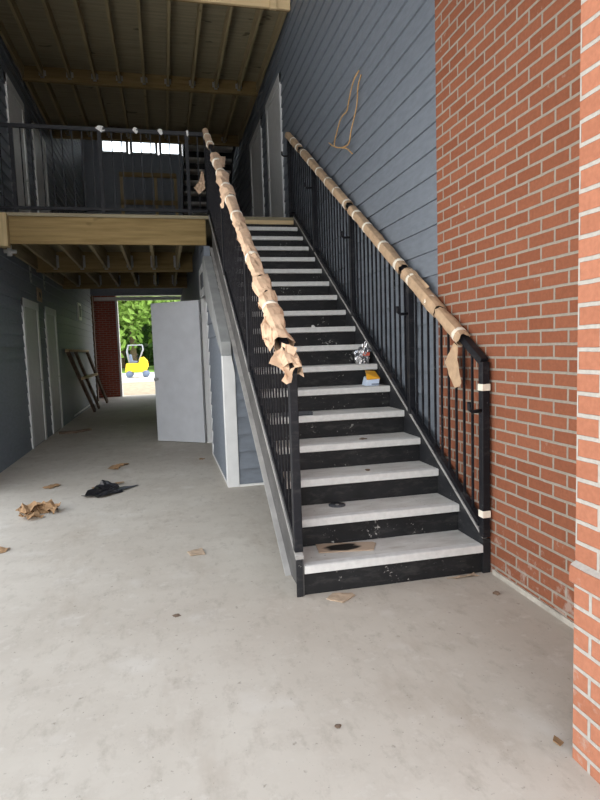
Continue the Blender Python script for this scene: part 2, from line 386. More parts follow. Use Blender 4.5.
def wall_door(i, side, ya, yb, z0, label):
    x = XL if side < 0 else XR + .024
    s = -side
    d = thing('door_%d' % i, label, 'door', (x, (ya + yb) / 2, z0), kind='structure')
    def bx(p, q, a, b, c, e): return box(min(x + s * p, x + s * q), max(x + s * p, x + s * q), a, b, c, e)
    top = z0 + 2.14
    f = bx(.0, .035, ya, ya + .11, z0, top + .12); v = bx(.0, .035, yb - .11, yb, z0, top + .12); f.add(v.v, v.f)
    v = bx(.0, .04, ya, yb, top, top + .12); f.add(v.v, v.f)
    f.build('door_frame', 'white', d)
    lf = bx(.0, .022, ya + .11, yb - .11, z0 + .01, top).build('door_leaf', 'door_shaded' if z0 < 1 else 'white', d)
    k = x + s * .022
    MB().tube([(k, yb - .2, z0 + 1.0), (k + s * .04, yb - .2, z0 + 1.0), (k + s * .045, yb - .3, z0 + 1.0)], .009, 8).build('door_handle', 'galv', lf)
    for z in (.25, 1.07, 1.9):
        MB().tube([(k + s * .006, ya + .115, z0 + z - .05), (k + s * .006, ya + .115, z0 + z + .05)], .008, 6).build('hinge', 'galv', lf)
wall_door(2, -1, 9.36, 10.44, 0, 'nearer white framed door in the left wall of the corridor')
wall_door(3, -1, 11.03, 12.05, 0, 'farther white framed door in the left wall of the corridor')
wall_door(4, -1, 9.36, 10.44, Z2, 'nearer upper white door on the left behind the deck railing')
wall_door(5, -1, 11.1, 12.2, Z2, 'farther upper white door on the left behind the deck railing')
wall_door(6, 1, 8.77, 9.95, Z2, 'nearer upper white door right at the head of the stairs')
wall_door(7, 1, 10.5, 11.82, Z2, 'farther upper white door beyond the head of the stairs')

# ------------------------------------------------------------------ raised decks
JX = [-1.70, -1.28, -.89, -.50, -.10, .29, .70, 1.10, 1.50]
def deck(name, label, zt, jd, y_end, xl_front, xr_front, top_label):
    d = thing(name, label, 'deck', (0, YD, zt))
    box(xl_front, xr_front, YD, YD + .045, zt - .375, zt - .04).build('front_beam', 'wx' if zt < 4 else 'fresh_lit', d, .004, top_label)  # brighter wood above, darker below: difference in light put into the colour
    box(xl_front, xr_front, YD + .047, YD + .09, zt - .36, zt - .04).build('front_beam', 'wx', d)
    zb_ = zt - .325 + jd       # underside of the decking boards
    for yb in (10.6, 13.2):
        if yb < y_end + .1:
            box(XL + .02, XR - .02 if zt > 4 else XU - .02, yb - .04, yb + .04, zt - .375, zb_).build('cross_beam', 'wx', d, .004)
    bays = [(YD + .09, 10.56), (10.64, 13.16)] + ([(13.24, y_end)] if y_end > 14 else [])
    for (a, b) in bays:
        for x in JX:
            if zt < 4 and x > .5: continue
            box(x - .02, x + .02, a, b, zt - .325, zb_).build('joist', 'wy', d)
            m = MB(); m.box(x - .028, x - .0205, b - .045, b, zt - .335, zb_ - .06).box(x + .0205, x + .028, b - .045, b, zt - .335, zb_ - .06).box(x - .028, x + .028, b - .045, b, zt - .335, zt - .328)
            m.box(x - .055, x - .028, b - .004, b, zt - .30, zb_ - .06).box(x + .028, x + .055, b - .004, b, zt - .30, zb_ - .06)
            m.build('joist_hanger', 'galv', d)
    # decking boards running across
    m = MB(); y = YD - .02
    while y < y_end - .02:
        m.box(XL + .015, XR - .005, y, min(y + .139, y_end), zb_, zb_ + .04); y += .143
    m.build('deck_boards', 'planks', d)
    for x in (XL + .035,):
        box(x - .02, x + .02, YD + .09, y_end, zt - .33, zb_).build('ledger', 'wy', d)
    return d
dk = deck('raised_deck', 'second level wooden deck with a treated lumber front beam over the corridor', Z2, .285, 13.28, -1.785, .615, 'yellowish treated lumber fascia beam')
box(-2.0, -1.79, YD - .09, YD + .05, Z2 - .42, Z2 - .02).build('end_block', 'wz', dk, .004, 'pale end block of lumber')
box(.70, XR - .02, YD - .014, YD - .001, Z2 - .095, Z2 - .002).build('landing_nosing', 'fresh_lit', dk, .004, 'tan board at the top of the stairs')
dk3 = deck('upper_deck', 'third level wooden deck seen from below with joists and a bright front beam', Z3 - .09, .17, 13.28, XL + .02, XR, 'lumber fascia beam in a brightly lit yellow tone')
box(1.575, 1.665, YD - .05, YD - .002, Z3 - .5, Z3 + .1).build('guard_post', 'fresh_lit', dk3, .004, 'short upright lumber block on the front beam')
box(XR - .05, XR - .01, YD + .09, 13.16, Z3 - .42, Z3 - .25).build('ledger', 'wy', dk3)

# ------------------------------------------------------------------ staircase
XA, XB = .70, 1.801
sc = thing('staircase', 'black steel staircase with pale concrete treads beside the brick wall', 'staircase', (1.24, Y0, 0))
def stringer(web0, web1, fl0, fl1, mat_web):
    def prof(t0, t1):      # band between nosing line offsets t0 (low) and t1 (high)
        return t0, t1
    top, bot = .03, -.375
    yf = Y0 + .012
    ye = YD - .005
    def band(lo, hi):
        # polygon in (y, z), clipped at the floor and the front cut
        L = lambda y: nz(y) + lo
        H = lambda y: nz(y) + hi
        pts = []
        if L(yf) < 0:
            y_c = Y0 + (-lo - RISE) / SLOPE
            pts += [(yf, 0)] if H(yf) > 0 else []
            pts += [(y_c, 0)]
        else: pts += [(yf, L(yf))]
        pts += [(ye, L(ye)), (ye, H(ye))]
        if H(yf) > 0: pts += [(yf, H(yf))]
        else: pts += [(Y0 + (-hi - RISE) / SLOPE, 0)]
        return pts
    w = MB().prism(band(bot, top), 0, web0, web1).build('stringer', mat_web, sc)
    MB().prism(band(top - .0, top + .02), 0, fl0, fl1).build('top_flange', 'flange', w, 0, 'dusty grey top edge')
    MB().prism(band(bot - .012, bot), 0, fl0, fl1).build('bottom_flange', 'flange', w)
    return w
stringer(.688, .698, .652, .698, 'stringer_grey')
stringer(1.803, 1.811, 1.803, 1.834, 'stringer')
MB().box(.652, .688, Y0 + .004, Y0 + .014, 0, .21).build('stringer_end_plate', 'stringer', sc)
MB().box(1.803, 1.85, Y0 + .004, Y0 + .014, 0, .21).build('stringer_end_plate', 'stringer', sc)
for k in range(1, NT_ + 1):
    y = Y0 + (k - 1) * RUN; z = k * RISE
    t = MB().prism([(y + .006, z), (y + RUN + .035, z), (y + RUN + .035, z - .05), (y + .014, z - .05), (y, z - .044), (y, z - .006)], 0, XA, XB).build('tread', 'tread', sc)
    MB().prism([(y - .0015, z - .003), (y + .008, z + .001), (y + .055, z + .001), (y + .055, z - .004), (y + .012, z - .006), (y + .012, z - .0505), (y - .0015, z - .045)], 0, XA + .001, XB - .001).build('nosing', 'nosing', t)
    box(XA, XB, y + .022, y + .03, z - RISE + .0012, z - .048).build('riser', 'riser', sc)
box(XA, XB, YD - .012, YD - .004, Z2 - RISE + .001, Z2 - .10).build('riser', 'riser', sc)

# ------------------------------------------------------------------ guard railings
def zr(y): return 1.268 + .604 * (y - 3.075)        # centre line of the sloping top rail
def stair_rail(name, label, x, posts, bracket, hb):
    g = thing(name, label, 'railing', (x, 3.1, .2))
    yf, ye = 3.105, 8.13
    MB().beam((x, yf - .02, zr(yf - .02)), (x, ye, zr(ye)), .045, .045).build('top_rail', 'black', g)
    MB().beam((x, yf + .02, nz(yf + .02) + .085), (x, YD - .03, nz(YD - .03) + .085), .035, .035).build('bottom_rail', 'black', g)
    for i, y in enumerate(posts):
        zb = nz(y) + .042 if y < YD - .02 else Z2 + .002
        p = box(x - .024, x + .024, y - .024, y + .024, zb, zr(y)).build('post', 'black', g, .003)
        if bracket:
            zc = zr(y) - .285
            MB().tube([(x - .02, y - .01, zc), (x - .085, y - .012, zc - .004), (x - .105, y - .012, zc + .012), (x - .105, y - .012, zc + .055)], .0115, 8).build('handrail_bracket', 'black', p)
    y = yf + .115
    k = 0
    while y < ye - .04:
        if min(abs(y - p) for p in posts) > .045:
            zb = nz(y) + .085 if y < YD - .03 else Z2 + .1
            box(x - hb, x + hb, y - hb, y + hb, zb, zr(y) - .02).build('baluster', 'black', g)
        y += .1005
    if True:
        zb = Z2 + .1
        box(x - .015, x + .015, YD + .02, ye, zb - .02, zb + .01).build('landing_rail', 'black', g)
    return g
stair_rail('stair_railing', 'left black steel stair railing wrapped in torn brown paper', .676, [3.125, 4.70, 6.3, 8.1], False, .0055)
stair_rail('stair_railing', 'right black steel stair railing along the brick and siding wall', 1.818, [3.085, 4.13, 5.48, 6.86, 8.12], True, .0066)
g = thing('deck_railing', 'level black railing along the edge of the second level deck', 'railing', (-.7, YD + .06, Z2))
yr = YD + .065
MB().beam((XL + .02, yr, Z2 + 1.06), (.66, yr, Z2 + 1.06), .04, .045).build('top_rail', 'black', g)
MB().beam((XL + .02, yr, Z2 + .075), (.66, yr, Z2 + .075), .035, .035).build('bottom_rail', 'black', g)
for x in (-1.70, -.665, .42): box(x - .022, x + .022, yr - .022, yr + .022, Z2, Z2 + 1.06).build('post', 'black', g)
x = -1.95
while x < .62:
    if min(abs(x - p) for p in (-1.70, -.665, .42)) > .04:
        box(x - .0065, x + .0065, yr - .0065, yr + .0065, Z2 + .08, Z2 + 1.05).build('baluster', 'black', g)
    x += .1195

# ------------------------------------------------------------------ paper wrapped round the rails
def sleeve(x, ya, yb, r0, amp, seed, ragged=.02):
    n = max(6, int((yb - ya) / .035)); seg = 14; rr = random.Random(seed)
    vs = []; off = [rr.uniform(-ragged, ragged) for _ in range(seg)]; off2 = [rr.uniform(-ragged, ragged) for _ in range(seg)]
    lump = [rr.random() for _ in range(n // 5 + 3)]
    for i in range(n + 1):
        f = i / n
        li = f * (len(lump) - 1.001); lf = lump[int(li)] * (1 - li % 1) + lump[int(li) + 1] * (li % 1)
        for k in range(seg):
            a = 2 * math.pi * k / seg
            y = ya + (yb - ya) * f + off[k] * (1 - f) ** 6 + off2[k] * f ** 6
            nn = noise.noise(Vector((math.cos(a) * 1.3, y * 9, math.sin(a) * 1.3 + seed)))
            n3 = noise.noise(Vector((math.cos(a) * 3, y * 30, math.sin(a) * 3 + seed)))
            sq = 1 / max(abs(math.cos(a)), abs(math.sin(a))) ** .5
            r = r0 * sq + amp * (.9 * (lf - .35) + .55 * nn + .3 * n3)
            r = max(.034, r)
            c = Vector((x, y, zr(y))); u = Vector((0, -.517, .856))
            vs.append(c + Vector((1, 0, 0)) * math.cos(a) * r + u * math.sin(a) * r)
    fs = [(i * seg + k, i * seg + (k + 1) % seg, (i + 1) * seg + (k + 1) % seg, (i + 1) * seg + k) for i in range(n) for k in range(seg)]
    return MB().add(vs, fs, False)
def tapeband(x, y, r=.046, w=.028):
    c = Vector((x, y, zr(y))); d = Vector((0, .856, .517))
    return MB().tube([c - d * w / 2, c + d * w / 2], r, 12)
def solid(o, t=.002):
    m = o.modifiers.new('thickness', 'SOLIDIFY'); m.thickness = t; m.offset = 0; return o
def sheet(mb, pts, warp=.01, sub=3, seed=0):
    # an outline of 3-D points turned into a gently crumpled sheet
    bm = bmesh.new(); vs = [bm.verts.new(p) for p in pts]; bm.faces.new(vs)
    bmesh.ops.triangulate(bm, faces=bm.faces[:])
    bmesh.ops.subdivide_edges(bm, edges=bm.edges[:], cuts=sub, use_grid_fill=True)
    bm.faces.ensure_lookup_table(); bm.normal_update(); nn = bm.faces[0].normal.copy()
    for v in bm.verts:
        v.co += nn * warp * noise.noise(v.co * 22 + Vector((seed, seed * 2, 0)))
    bm.verts.index_update()
    mb.add([v.co for v in bm.verts], [[w.index for w in f.verts] for f in bm.faces]); bm.free(); return mb
pw = thing('paper_wrapping', 'torn lumpy brown paper wrapped round the left stair handrail', 'paper', (.676, 3.5, zr(3.5)))
XLr = .676
segs = [(3.085, 3.215, .046, .026), (3.31, 3.55, .045, .022), (3.55, 3.80, .046, .026), (3.80, 4.05, .046, .030), (4.05, 4.40, .046, .034), (4.40, 4.80, .044, .030), (4.80, 5.10, .044, .034), (5.10, 5.62, .040, .012), (5.62, 5.85, .046, .040), (5.90, 6.35, .046, .045), (6.38, 6.92, .042, .030), (7.34, 8.12, .037, .010)]
for i, (a, b, r, am) in enumerate(segs):
    solid(sleeve(XLr, a, b, r, am, i * 3.1 + 1, .035 if i < 4 else .02).build('paper_sleeve', 'kraft', pw))
for y in (3.70, 4.40, 4.80, 5.20, 5.58, 5.92, 6.36, 6.72, 7.45, 7.8): tapeband(XLr, y, .056 if y < 6.8 else .05).build('tape_band', 'tape', pw)
m = MB(); sheet(m, [(.640, 3.16, 1.33), (.70, 3.07, 1.335), (.715, 3.05, 1.29), (.675, 3.06, 1.285), (.655, 3.07, 1.25), (.658, 3.06, 1.205), (.635, 3.07, 1.195), (.612, 3.09, 1.215), (.620, 3.10, 1.265), (.600, 3.14, 1.30)], .035, 4, 3)
solid(m.build('torn_flap', 'kraft', pw))
m = MB(); z_ = zr(3.2); sheet(m, [(.575, 3.19, z_ - .04), (.64, 3.12, z_ - .07), (.70, 3.12, z_ + .05), (.66, 3.26, z_ + .075), (.60, 3.25, z_ + .03)], .03, 4, 15)
solid(m.build('torn_flap', 'kraft', pw))
z_ = zr(3.46); m = MB(); sheet(m, [(.635, 3.36, z_ - .075), (.60, 3.38, z_ - .115), (.575, 3.46, z_ - .06), (.585, 3.58, z_ + .05), (.63, 3.60, z_ + .08)], .05, 4, 5)
solid(m.build('torn_flap', 'kraft', pw))
z_ = zr(5.66); m = MB(); sheet(m, [(.63, 5.58, z_ - .02), (.61, 5.60, z_ - .11), (.59, 5.66, z_ - .10), (.60, 5.70, z_ + .02)], .03, 3, 25)
solid(m.build('torn_flap', 'kraft', pw))
m = MB(); z_ = zr(6.7); sheet(m, [(.655, 6.55, z_ - .05), (.74, 6.55, z_ - .08), (.79, 6.85, z_ + .13), (.67, 6.95, z_ + .19)], .03, 4, 8)
solid(m.build('torn_flap', 'kraft', pw))
pr_ = thing('paper_wrapping', 'smooth brown paper taped round the right stair handrail', 'paper', (1.815, 3.4, zr(3.4)))
XRr = 1.808
segs = [(3.30, 3.62, .040, .008), (3.62, 4.16, .042, .012), (4.22, 4.75, .040, .008), (4.75, 5.42, .040, .008), (5.50, 6.3, .039, .007), (6.3, 7.32, .039, .007), (7.42, 8.12, .039, .006)]
for i, (a, b, r, am) in enumerate(segs): solid(sleeve(XRr, a, b, r, am, i * 2.3 + 40, .012).build('paper_sleeve', 'kraft_dark', pr_))
for y in (3.36, 3.75, 4.06, 4.30, 4.62, 5.0, 5.28, 5.56, 5.9, 6.2, 6.55, 6.9, 7.25, 7.5, 7.8): tapeband(XRr, y, .0495, .026).build('tape_band', 'tape', pr_)
m = MB(); sheet(m, [(1.785, 3.38, 1.39), (1.785, 3.335, 1.37), (1.785, 3.345, 1.28), (1.78, 3.285, 1.14), (1.775, 3.30, 1.12), (1.772, 3.36, 1.105), (1.775, 3.42, 1.17), (1.78, 3.50, 1.27), (1.785, 3.45, 1.325)], .006, 4, 11)
solid(m.build('torn_flap', 'kraft_dark', pr_))
m = MB(); z_ = zr(3.95); sheet(m, [(1.80, 3.82, z_ - .02), (1.825, 3.80, z_ - .02), (1.832, 4.05, z_ + .13), (1.80, 4.12, z_ + .15)], .02, 3, 12)
solid(m.build('torn_flap', 'kraft_dark', pr_))
def bandaround(x, y, z, h, label):
    m = MB(); m.prism([(x - .027, y - .027), (x + .027, y - .027), (x + .027, y + .027), (x - .027, y + .027)], 2, z, z + h)
    tag(m.build('tape_band', 'tape', None, .002), label, 'tape')
bandaround(1.818, 3.085, 1.105, .04, 'pale tape band round the upper part of the right newel post')
bandaround(1.818, 3.085, .345, .042, 'pale tape band round the lower part of the right newel post')
for i, (x, lab) in enumerate(((-.647, 'leftmost'), (-.221, 'second from left'), (.09, 'third from left'), (.432, 'rightmost'))):
    m = MB(); zt = Z2 + 1.06; w = (.06, .036, .034, .02)[i]
    sheet(m, [(x - w, yr - .026, zt + .01), (x - w * .4, yr - .03, zt + .04), (x + w * .6, yr - .026, zt + .035), (x + w, yr - .03, zt - .02), (x + w * .3, yr - .03, zt - .045), (x - w * .2, yr - .03, zt - .01)], .02, 3, i)
    tag(solid(m.build('tape_scrap', 'pvc')), lab + ' of the four white tape scraps on the deck top rail', 'tape')
m = MB(); sheet(m, [(.60, 7.99, 3.76), (.625, 7.98, 3.70), (.635, 7.96, 3.52), (.55, 7.94, 3.44), (.485, 7.93, 3.52), (.56, 7.96, 3.62)], .02, 4, 2)
tag(solid(m.build('paper_scrap', 'kraft')), 'brown paper scrap dangling from the corner of the deck railing', 'paper')

# ------------------------------------------------------------------ things on the stairs
def flat(name, pts, z, mat, label, cat, warp=.006, th=.004, seed=0, lift=.004):
    m = MB(); sheet(m, [(x, y, z + lift + dz) for x, y, dz in [(p + (0,))[:3] for p in pts]], warp, 4, seed)
    zmin = min(v[2] for v in m.v); m.v = [(a, b, c - zmin + z + th / 2 + .0005) for a, b, c in m.v]
    return tag(solid(m.build(name, mat), th), label, cat)
zt1 = RISE + .0012
t_ = NT('scorched_cardboard', .8, 0, .2); co_ = t_.co()
mp = t_.n('ShaderNodeMapping'); t_.put(mp.inputs['Vector'], co_); mp.inputs['Location'].default_value = (-.98, -3.285, 0)
f_ = t_.noise(t_.scale(mp.outputs['Vector'], (5, 16, 1)), 1.3, 4, .6)
gr = t_.n('ShaderNodeTexGradient', gradient_type='SPHERICAL'); t_.put(gr.inputs[0], t_.scale(mp.outputs['Vector'], (6, 12, 0)))
st_ = t_.ramp(t_.math('MULTIPLY', f_, gr.outputs['Fac']), [(.13, 0.0), (.22, 1.0)])
t_.col(t_.mix(st_, (.47, .36, .27), (.02, .018, .016))); M['scorch'] = t_.m
flat('cardboard_piece', [(.845, 3.395), (.826, 3.24), (1.149, 3.19), (1.205, 3.30), (1.19, 3.325)], zt1, 'scorch', 'tan cardboard with a black stain lying on the lowest tread', 'cardboard', .002, .005)
m = MB(); m.tube([(1.051, 3.604, .3525), (1.051, 3.604, .3575)], .056, 24); dsc = tag(m.build('disc', 'greyrub'), 'black round cutting disc lying on the second tread', 'disc')
MB().tube([(1.051, 3.604, .3575), (1.051, 3.604, .3585)], .014, 12).build('hub', 'galv', dsc)
# dark metal bracket at the left end of tread five
z5 = 5 * RISE + .0013
br = MB(); br.box(.84, 1.07, 4.255, 4.325, z5, z5 + .004).box(.84, 1.07, 4.32, 4.325, z5 + .004, z5 + .026).box(1.055, 1.07, 4.255, 4.32, z5 + .004, z5 + .026)
tag(br.build('metal_bracket', 'greyrub'), 'dark metal bracket near the left end of the fifth tread', 'bracket')
z6 = 6 * RISE + .0013
bx_ = thing('printed_box', 'small yellow and white box lying near the right end of the sixth tread', 'box', (1.70, 4.70, z6))
m = MB(); m.add([(x, y, z) for (x, y, z) in ((1.62, 4.60, z6), (1.735, 4.60, z6), (1.745, 4.75, z6), (1.635, 4.75, z6), (1.635, 4.61, z6 + .055), (1.75, 4.61, z6 + .06), (1.75, 4.73, z6 + .075), (1.65, 4.73, z6 + .075))], [(0, 1, 2, 3), (4, 5, 6, 7), (0, 1, 5, 4), (1, 2, 6, 5), (2, 3, 7, 6), (3, 0, 4, 7)])
m.build('carton', 'bluewhite', bx_, .004)
m = MB(); m.add([(1.630, 4.604, z6 + .052), (1.75, 4.604, z6 + .058), (1.75, 4.73, z6 + .115), (1.66, 4.73, z6 + .125), (1.63, 4.62, z6 + .105)], [(0, 1, 2, 3, 4)])
solid(m.build('flap', 'orange', bx_, 0, 'yellow orange open flap'), .003)
m = MB(); m.box(1.67, 1.74, 4.597, 4.6, z6 + .008, z6 + .018); m.build('printed_stripe', 'bluegrey', bx_)
z7 = 7 * RISE + .0013
m = MB(); rr = random.Random(5)
bm = bmesh.new(); bmesh.ops.create_icosphere(bm, subdivisions=4, radius=1)
for v in bm.verts:
    f = 1 + .55 * noise.noise(v.co * 3.1) + .25 * noise.noise(v.co * 8)
    p = v.co * f; tp = 1 - .42 * max(0, p.z)
    v.co = Vector((1.708 + p.x * .062 * tp + .03 * max(0, p.z), 4.94 + p.y * .05, z7 + max(0.0, (p.z + .78)) * .098))
bm.verts.index_update(); m.add([v.co for v in bm.verts], [[w.index for w in f.verts] for f in bm.faces]); bm.free()
fo = tag(m.build('foil_packet', 'foil'), 'crumpled silver foil packet at the right end of the seventh tread', 'packet')
m = MB(); sheet(m, [(1.695, 4.883, z7 + .075), (1.76, 4.885, z7 + .07), (1.765, 4.885, z7 + .10), (1.71, 4.885, z7 + .105)], .006, 3, 3); solid(m.build('printed_patch', 'red', fo, 0, 'small red printed patch'))
m = MB()
for k in range(9):
    a = rr.uniform(1.64, 1.77); b = z7 + rr.uniform(.03, .15); s_ = rr.uniform(.008, .018)
    sheet(m, [(a - s_, 4.878, b - s_), (a + s_, 4.874, b - s_ * .6), (a + s_ * .7, 4.88, b + s_), (a - s_ * .5, 4.88, b + s_ * .8)], .006, 2, k)
solid(m.build('dark_print', 'greyrub', fo, 0, 'dark printed marks'))
def crumb(name, x, y, z, r, mat, label, cat, sq=.5, seed=0):
    bm = bmesh.new(); bmesh.ops.create_icosphere(bm, subdivisions=2, radius=1); m = MB()
    for v in bm.verts:
        f = 1 + .6 * noise.noise(v.co * 2 + Vector((seed, 0, 0))); v.co = Vector((x + v.co.x * f * r, y + v.co.y * f * r, z + max(0, (v.co.z * f + .5)) * r * sq))
    bm.verts.index_update(); m.add([v.co for v in bm.verts], [[w.index for w in f.verts] for f in bm.faces]); bm.free()
    return tag(m.build(name, mat), label, cat)
crumb('paper_crumb', .84, 4.55, 6 * RISE + .001, .016, 'pvc', 'white crumb on the sixth tread near the left post', 'crumb', .9, 1)
crumb('paper_crumb', 1.42, 5.53, 9 * RISE + .001, .018, 'pvc', 'pale crumb on the ninth tread', 'crumb', .9, 2)
crumb('dirt_clod', 1.33, 3.78, 3 * RISE + .001, .018, 'bark', 'brown dirt clod on the third tread', 'clod', .4, 3)
crumb('dirt_clod', 1.40, 4.06, 4 * RISE + .001, .03, 'bark', 'wide brown dirt smear on the fourth tread right of its middle', 'clod', .15, 4)

# ------------------------------------------------------------------ things on the floor
cp = thing('cardboard_pile', 'crumpled pile of torn brown cardboard on the floor at left', 'cardboard', (-1.17, 5.42, 0))
for k, (pts, zz) in enumerate((([(-1.34, 5.52), (-1.22, 5.42), (-1.08, 5.46), (-1.02, 5.58), (-1.16, 5.60), (-1.22, 5.66)], .004), ([(-1.30, 5.34), (-1.20, 5.22), (-1.08, 5.30), (-1.16, 5.42)], .006),
                               ([(-1.20, 5.50), (-1.02, 5.38), (-.98, 5.50), (-1.08, 5.62)], .035), ([(-1.34, 5.42), (-1.24, 5.36), (-1.10, 5.50), (-1.20, 5.62), (-1.32, 5.58)], .05))):
    m = MB(); sheet(m, [(x, y, zz + .012 * ((i * 7 + k) % 3)) for i, (x, y) in enumerate(pts)], .05, 4, k + 20)
    m.v = [(a, b, max(.002, c)) for a, b, c in m.v]
    solid(m.build('cardboard_scrap', 'card', cp), .004)
bp = thing('plastic_sheet', 'folded black plastic sheet with a grey strip on the floor', 'plastic', (-.66, 6.05, 0))
m = MB(); sheet(m, [(-.86, 5.90, .01), (-.66, 5.84, .01), (-.48, 6.02, .012), (-.52, 6.16, .02), (-.62, 6.32, .06), (-.76, 6.26, .05)], .05, 4, 30); m.v = [(a, b, max(.002, c)) for a, b, c in m.v]
solid(m.build('black_sheet', 'plastic', bp), .003)
m = MB(); sheet(m, [(-.62, 6.18, .02), (-.35, 6.28, .006), (-.34, 6.25, .006), (-.52, 6.03, .02)], .01, 3, 31); solid(m.build('grey_strip', 'greyrub', bp), .003)
m = MB(); sheet(m, [(-.82, 6.34, .006), (-.50, 6.46, .02), (-.49, 6.40, .02), (-.80, 6.27, .006)], .01, 3, 32); m.v = [(a, b, max(.002, c)) for a, b, c in m.v]; solid(m.build('cardboard_strip', 'card', bp, 0, 'brown cardboard strip'), .004)
flat('dry_leaf', [(-.74, 7.25), (-.62, 7.2), (-.60, 7.42), (-.50, 7.48), (-.56, 7.56), (-.70, 7.46)], 0, 'card', 'curled brown scrap farthest up the floor beyond the black sheet', 'scrap', .025, .003, 4)
flat('cardboard_scrap', [(-1.33, 6.5), (-1.24, 6.42), (-1.16, 6.58), (-1.26, 6.66)], 0, 'card', 'small brown scrap on the floor left of the black sheet', 'scrap', .015, .003, 5)
flat('cardboard_scrap', [(-1.30, 4.36), (-1.18, 4.44), (-1.17, 4.52), (-1.32, 4.52)], 0, 'card', 'brown scrap on the floor at the left edge', 'scrap', .02, .003, 6)
flat('cardboard_piece', [(.08, 4.02), (.10, 3.93), (.20, 3.94), (.185, 4.07)], 0, 'card_light', 'small tan cardboard square alone on the open floor', 'cardboard', .004, .004, 7)
flat('cardboard_piece', [(.80, 3.00), (.875, 2.93), (.965, 3.00), (.955, 3.035), (.85, 3.06)], 0, 'card_light', 'tan cardboard piece on the floor in front of the lowest step', 'cardboard', .004, .005, 8)
flat('cardboard_scrap', [(1.56, 3.07), (1.60, 3.04), (1.76, 3.045), (1.74, 3.08), (1.66, 3.065)], 0, 'card_light', 'flattened tan scrap against the foot of the lowest riser', 'scrap', .015, .003, 9)
crumb('dirt_clod', 1.72, 2.80, 0, .022, 'bark', 'dark dirt clod on the floor below the right newel post', 'clod', .3, 6)
crumb('dirt_clod', -.01, 3.05, 0, .02, 'bark', 'dark dirt spot on the open floor left of the stairs', 'clod', .1, 8)
crumb('dirt_clod', .55, 1.95, 0, .012, 'bark', 'small dark dirt speck on the near open floor', 'clod', .3, 9)
flat('dry_leaf', [(1.235, 1.66), (1.25, 1.64), (1.275, 1.655), (1.262, 1.69)], 0, 'card', 'brown dry leaf at the corner of the near brick pier', 'leaf', .015, .003, 12)
m = MB(); m.beam((-1.90, 10.95, .02), (-1.60, 11.0, .02), .09, .04).beam((-1.64, 10.98, .022), (-1.40, 11.25, .022), .06, .04); tag(m.build('lumber_offcut', 'bark', None, .004), 'dark lumber offcut on the floor by the left doors', 'lumber')
flat('dry_leaf', [(.36, 7.5), (.40, 7.45), (.44, 7.53), (.39, 7.56)], 0, 'card', 'small brown scrap on the floor near the open door', 'scrap', .015, .003, 14)

# wooden frame leaning on the left wall
fr = thing('wooden_frame', 'dark wooden frame with two pale crossbars leaning on the left wall', 'frame', (-1.8, 15, 0))
A, B_, Cc, D_ = Vector((-1.97, 12.98, 1.47)), Vector((-1.718, 14.8, .03)), Vector((-1.97, 16.1, 1.46)), Vector((-1.66, 17.3, .03))
MB().beam(A, B_, .05, .09).build('leg', 'bark', fr); MB().beam(Cc, D_, .05, .09).build('leg', 'bark', fr)
MB().beam(A.lerp(Cc, .35), B_.lerp(D_, .30), .05, .07).build('leg', 'bark', fr)
MB().beam(A + Vector((0, -.12, .02)), Cc + Vector((0, .1, .02)), .06, .06).build('crossbar', 'fresh_lit', fr)
MB().beam(A.lerp(B_, .42) + Vector((.03, 0, 0)), Cc.lerp(D_, .42) + Vector((.03, 0, 0)), .05, .06).build('crossbar', 'fresh_lit', fr)

# ------------------------------------------------------------------ small fittings on the walls
def strap(x, y, z0, z1, label):
    m = MB(); w = .06
    m.box(x, x + .006, y - w, y + w, z0, z1)
    o = m.build('metal_strap', 'galv'); tag(o, label, 'strap')
    for k in range(3): MB().box(x + .006, x + .008, y - .02, y + .02, z0 + .05 + k * .1, z0 + .09 + k * .1).build('slot', 'greyrub', o)
strap(XL + .012, 10.13, 2.56, 2.86, 'nearer pale perforated metal strap hanging on the left wall under the deck')
strap(XL + .012, 11.21, 2.56, 2.86, 'farther pale perforated metal strap hanging on the left wall under the deck')
o = tag(box(XL + .012, XL + .03, 10.50, 10.86, 2.31, 2.53).build('wall_plate', 'card_light', None, .004), 'tan mounting plate on the left wall between the two doors', 'plate')
MB().tube([(XL + .03, 10.68, 2.42), (XL + .034, 10.68, 2.42)], .05, 12).build('outlet_hole', 'greyrub', o)
o = tag(box(XL + .012, XL + .05, 15.15, 15.6, 2.25, 2.66).build('wall_box', 'pvc', None, .004), 'white framed electrical box far along the left wall', 'box')
box(XL + .05, XL + .053, 15.22, 15.53, 2.32, 2.60).build('cover', 'greyrub', o)
o = tag(MB().tube([(XL + .01, 8.6, 2.80), (XL + .12, 8.6, 2.80), (XL + .16, 8.62, 2.80)], .028, 10).build('pipe_stub', 'pvc'), 'white plastic pipe stub on the left wall below the end of the beam', 'pipe')
MB().tube([(XL + .08, 8.6, 2.74), (XL + .08, 8.6, 2.88)], .032, 10).build('pipe_tee', 'pvc', o)
def wirething(pts_list, label, mat='wire', r=.006):
    t = None
    for pts in pts_list:
        # smooth the polyline
        for _ in range(2):
            q = [pts[0]]
            for a, b in zip(pts, pts[1:]):
                a, b = Vector(a), Vector(b); q += [a.lerp(b, .25), a.lerp(b, .75)]
            pts = q + [pts[-1]]
        m = MB().tube(pts, r, 6)
        if t is None: t = tag(m.build('wire_loop', mat), label, 'wire')
        else: m.build('wire_strand', mat, t)
xw = XR - .012
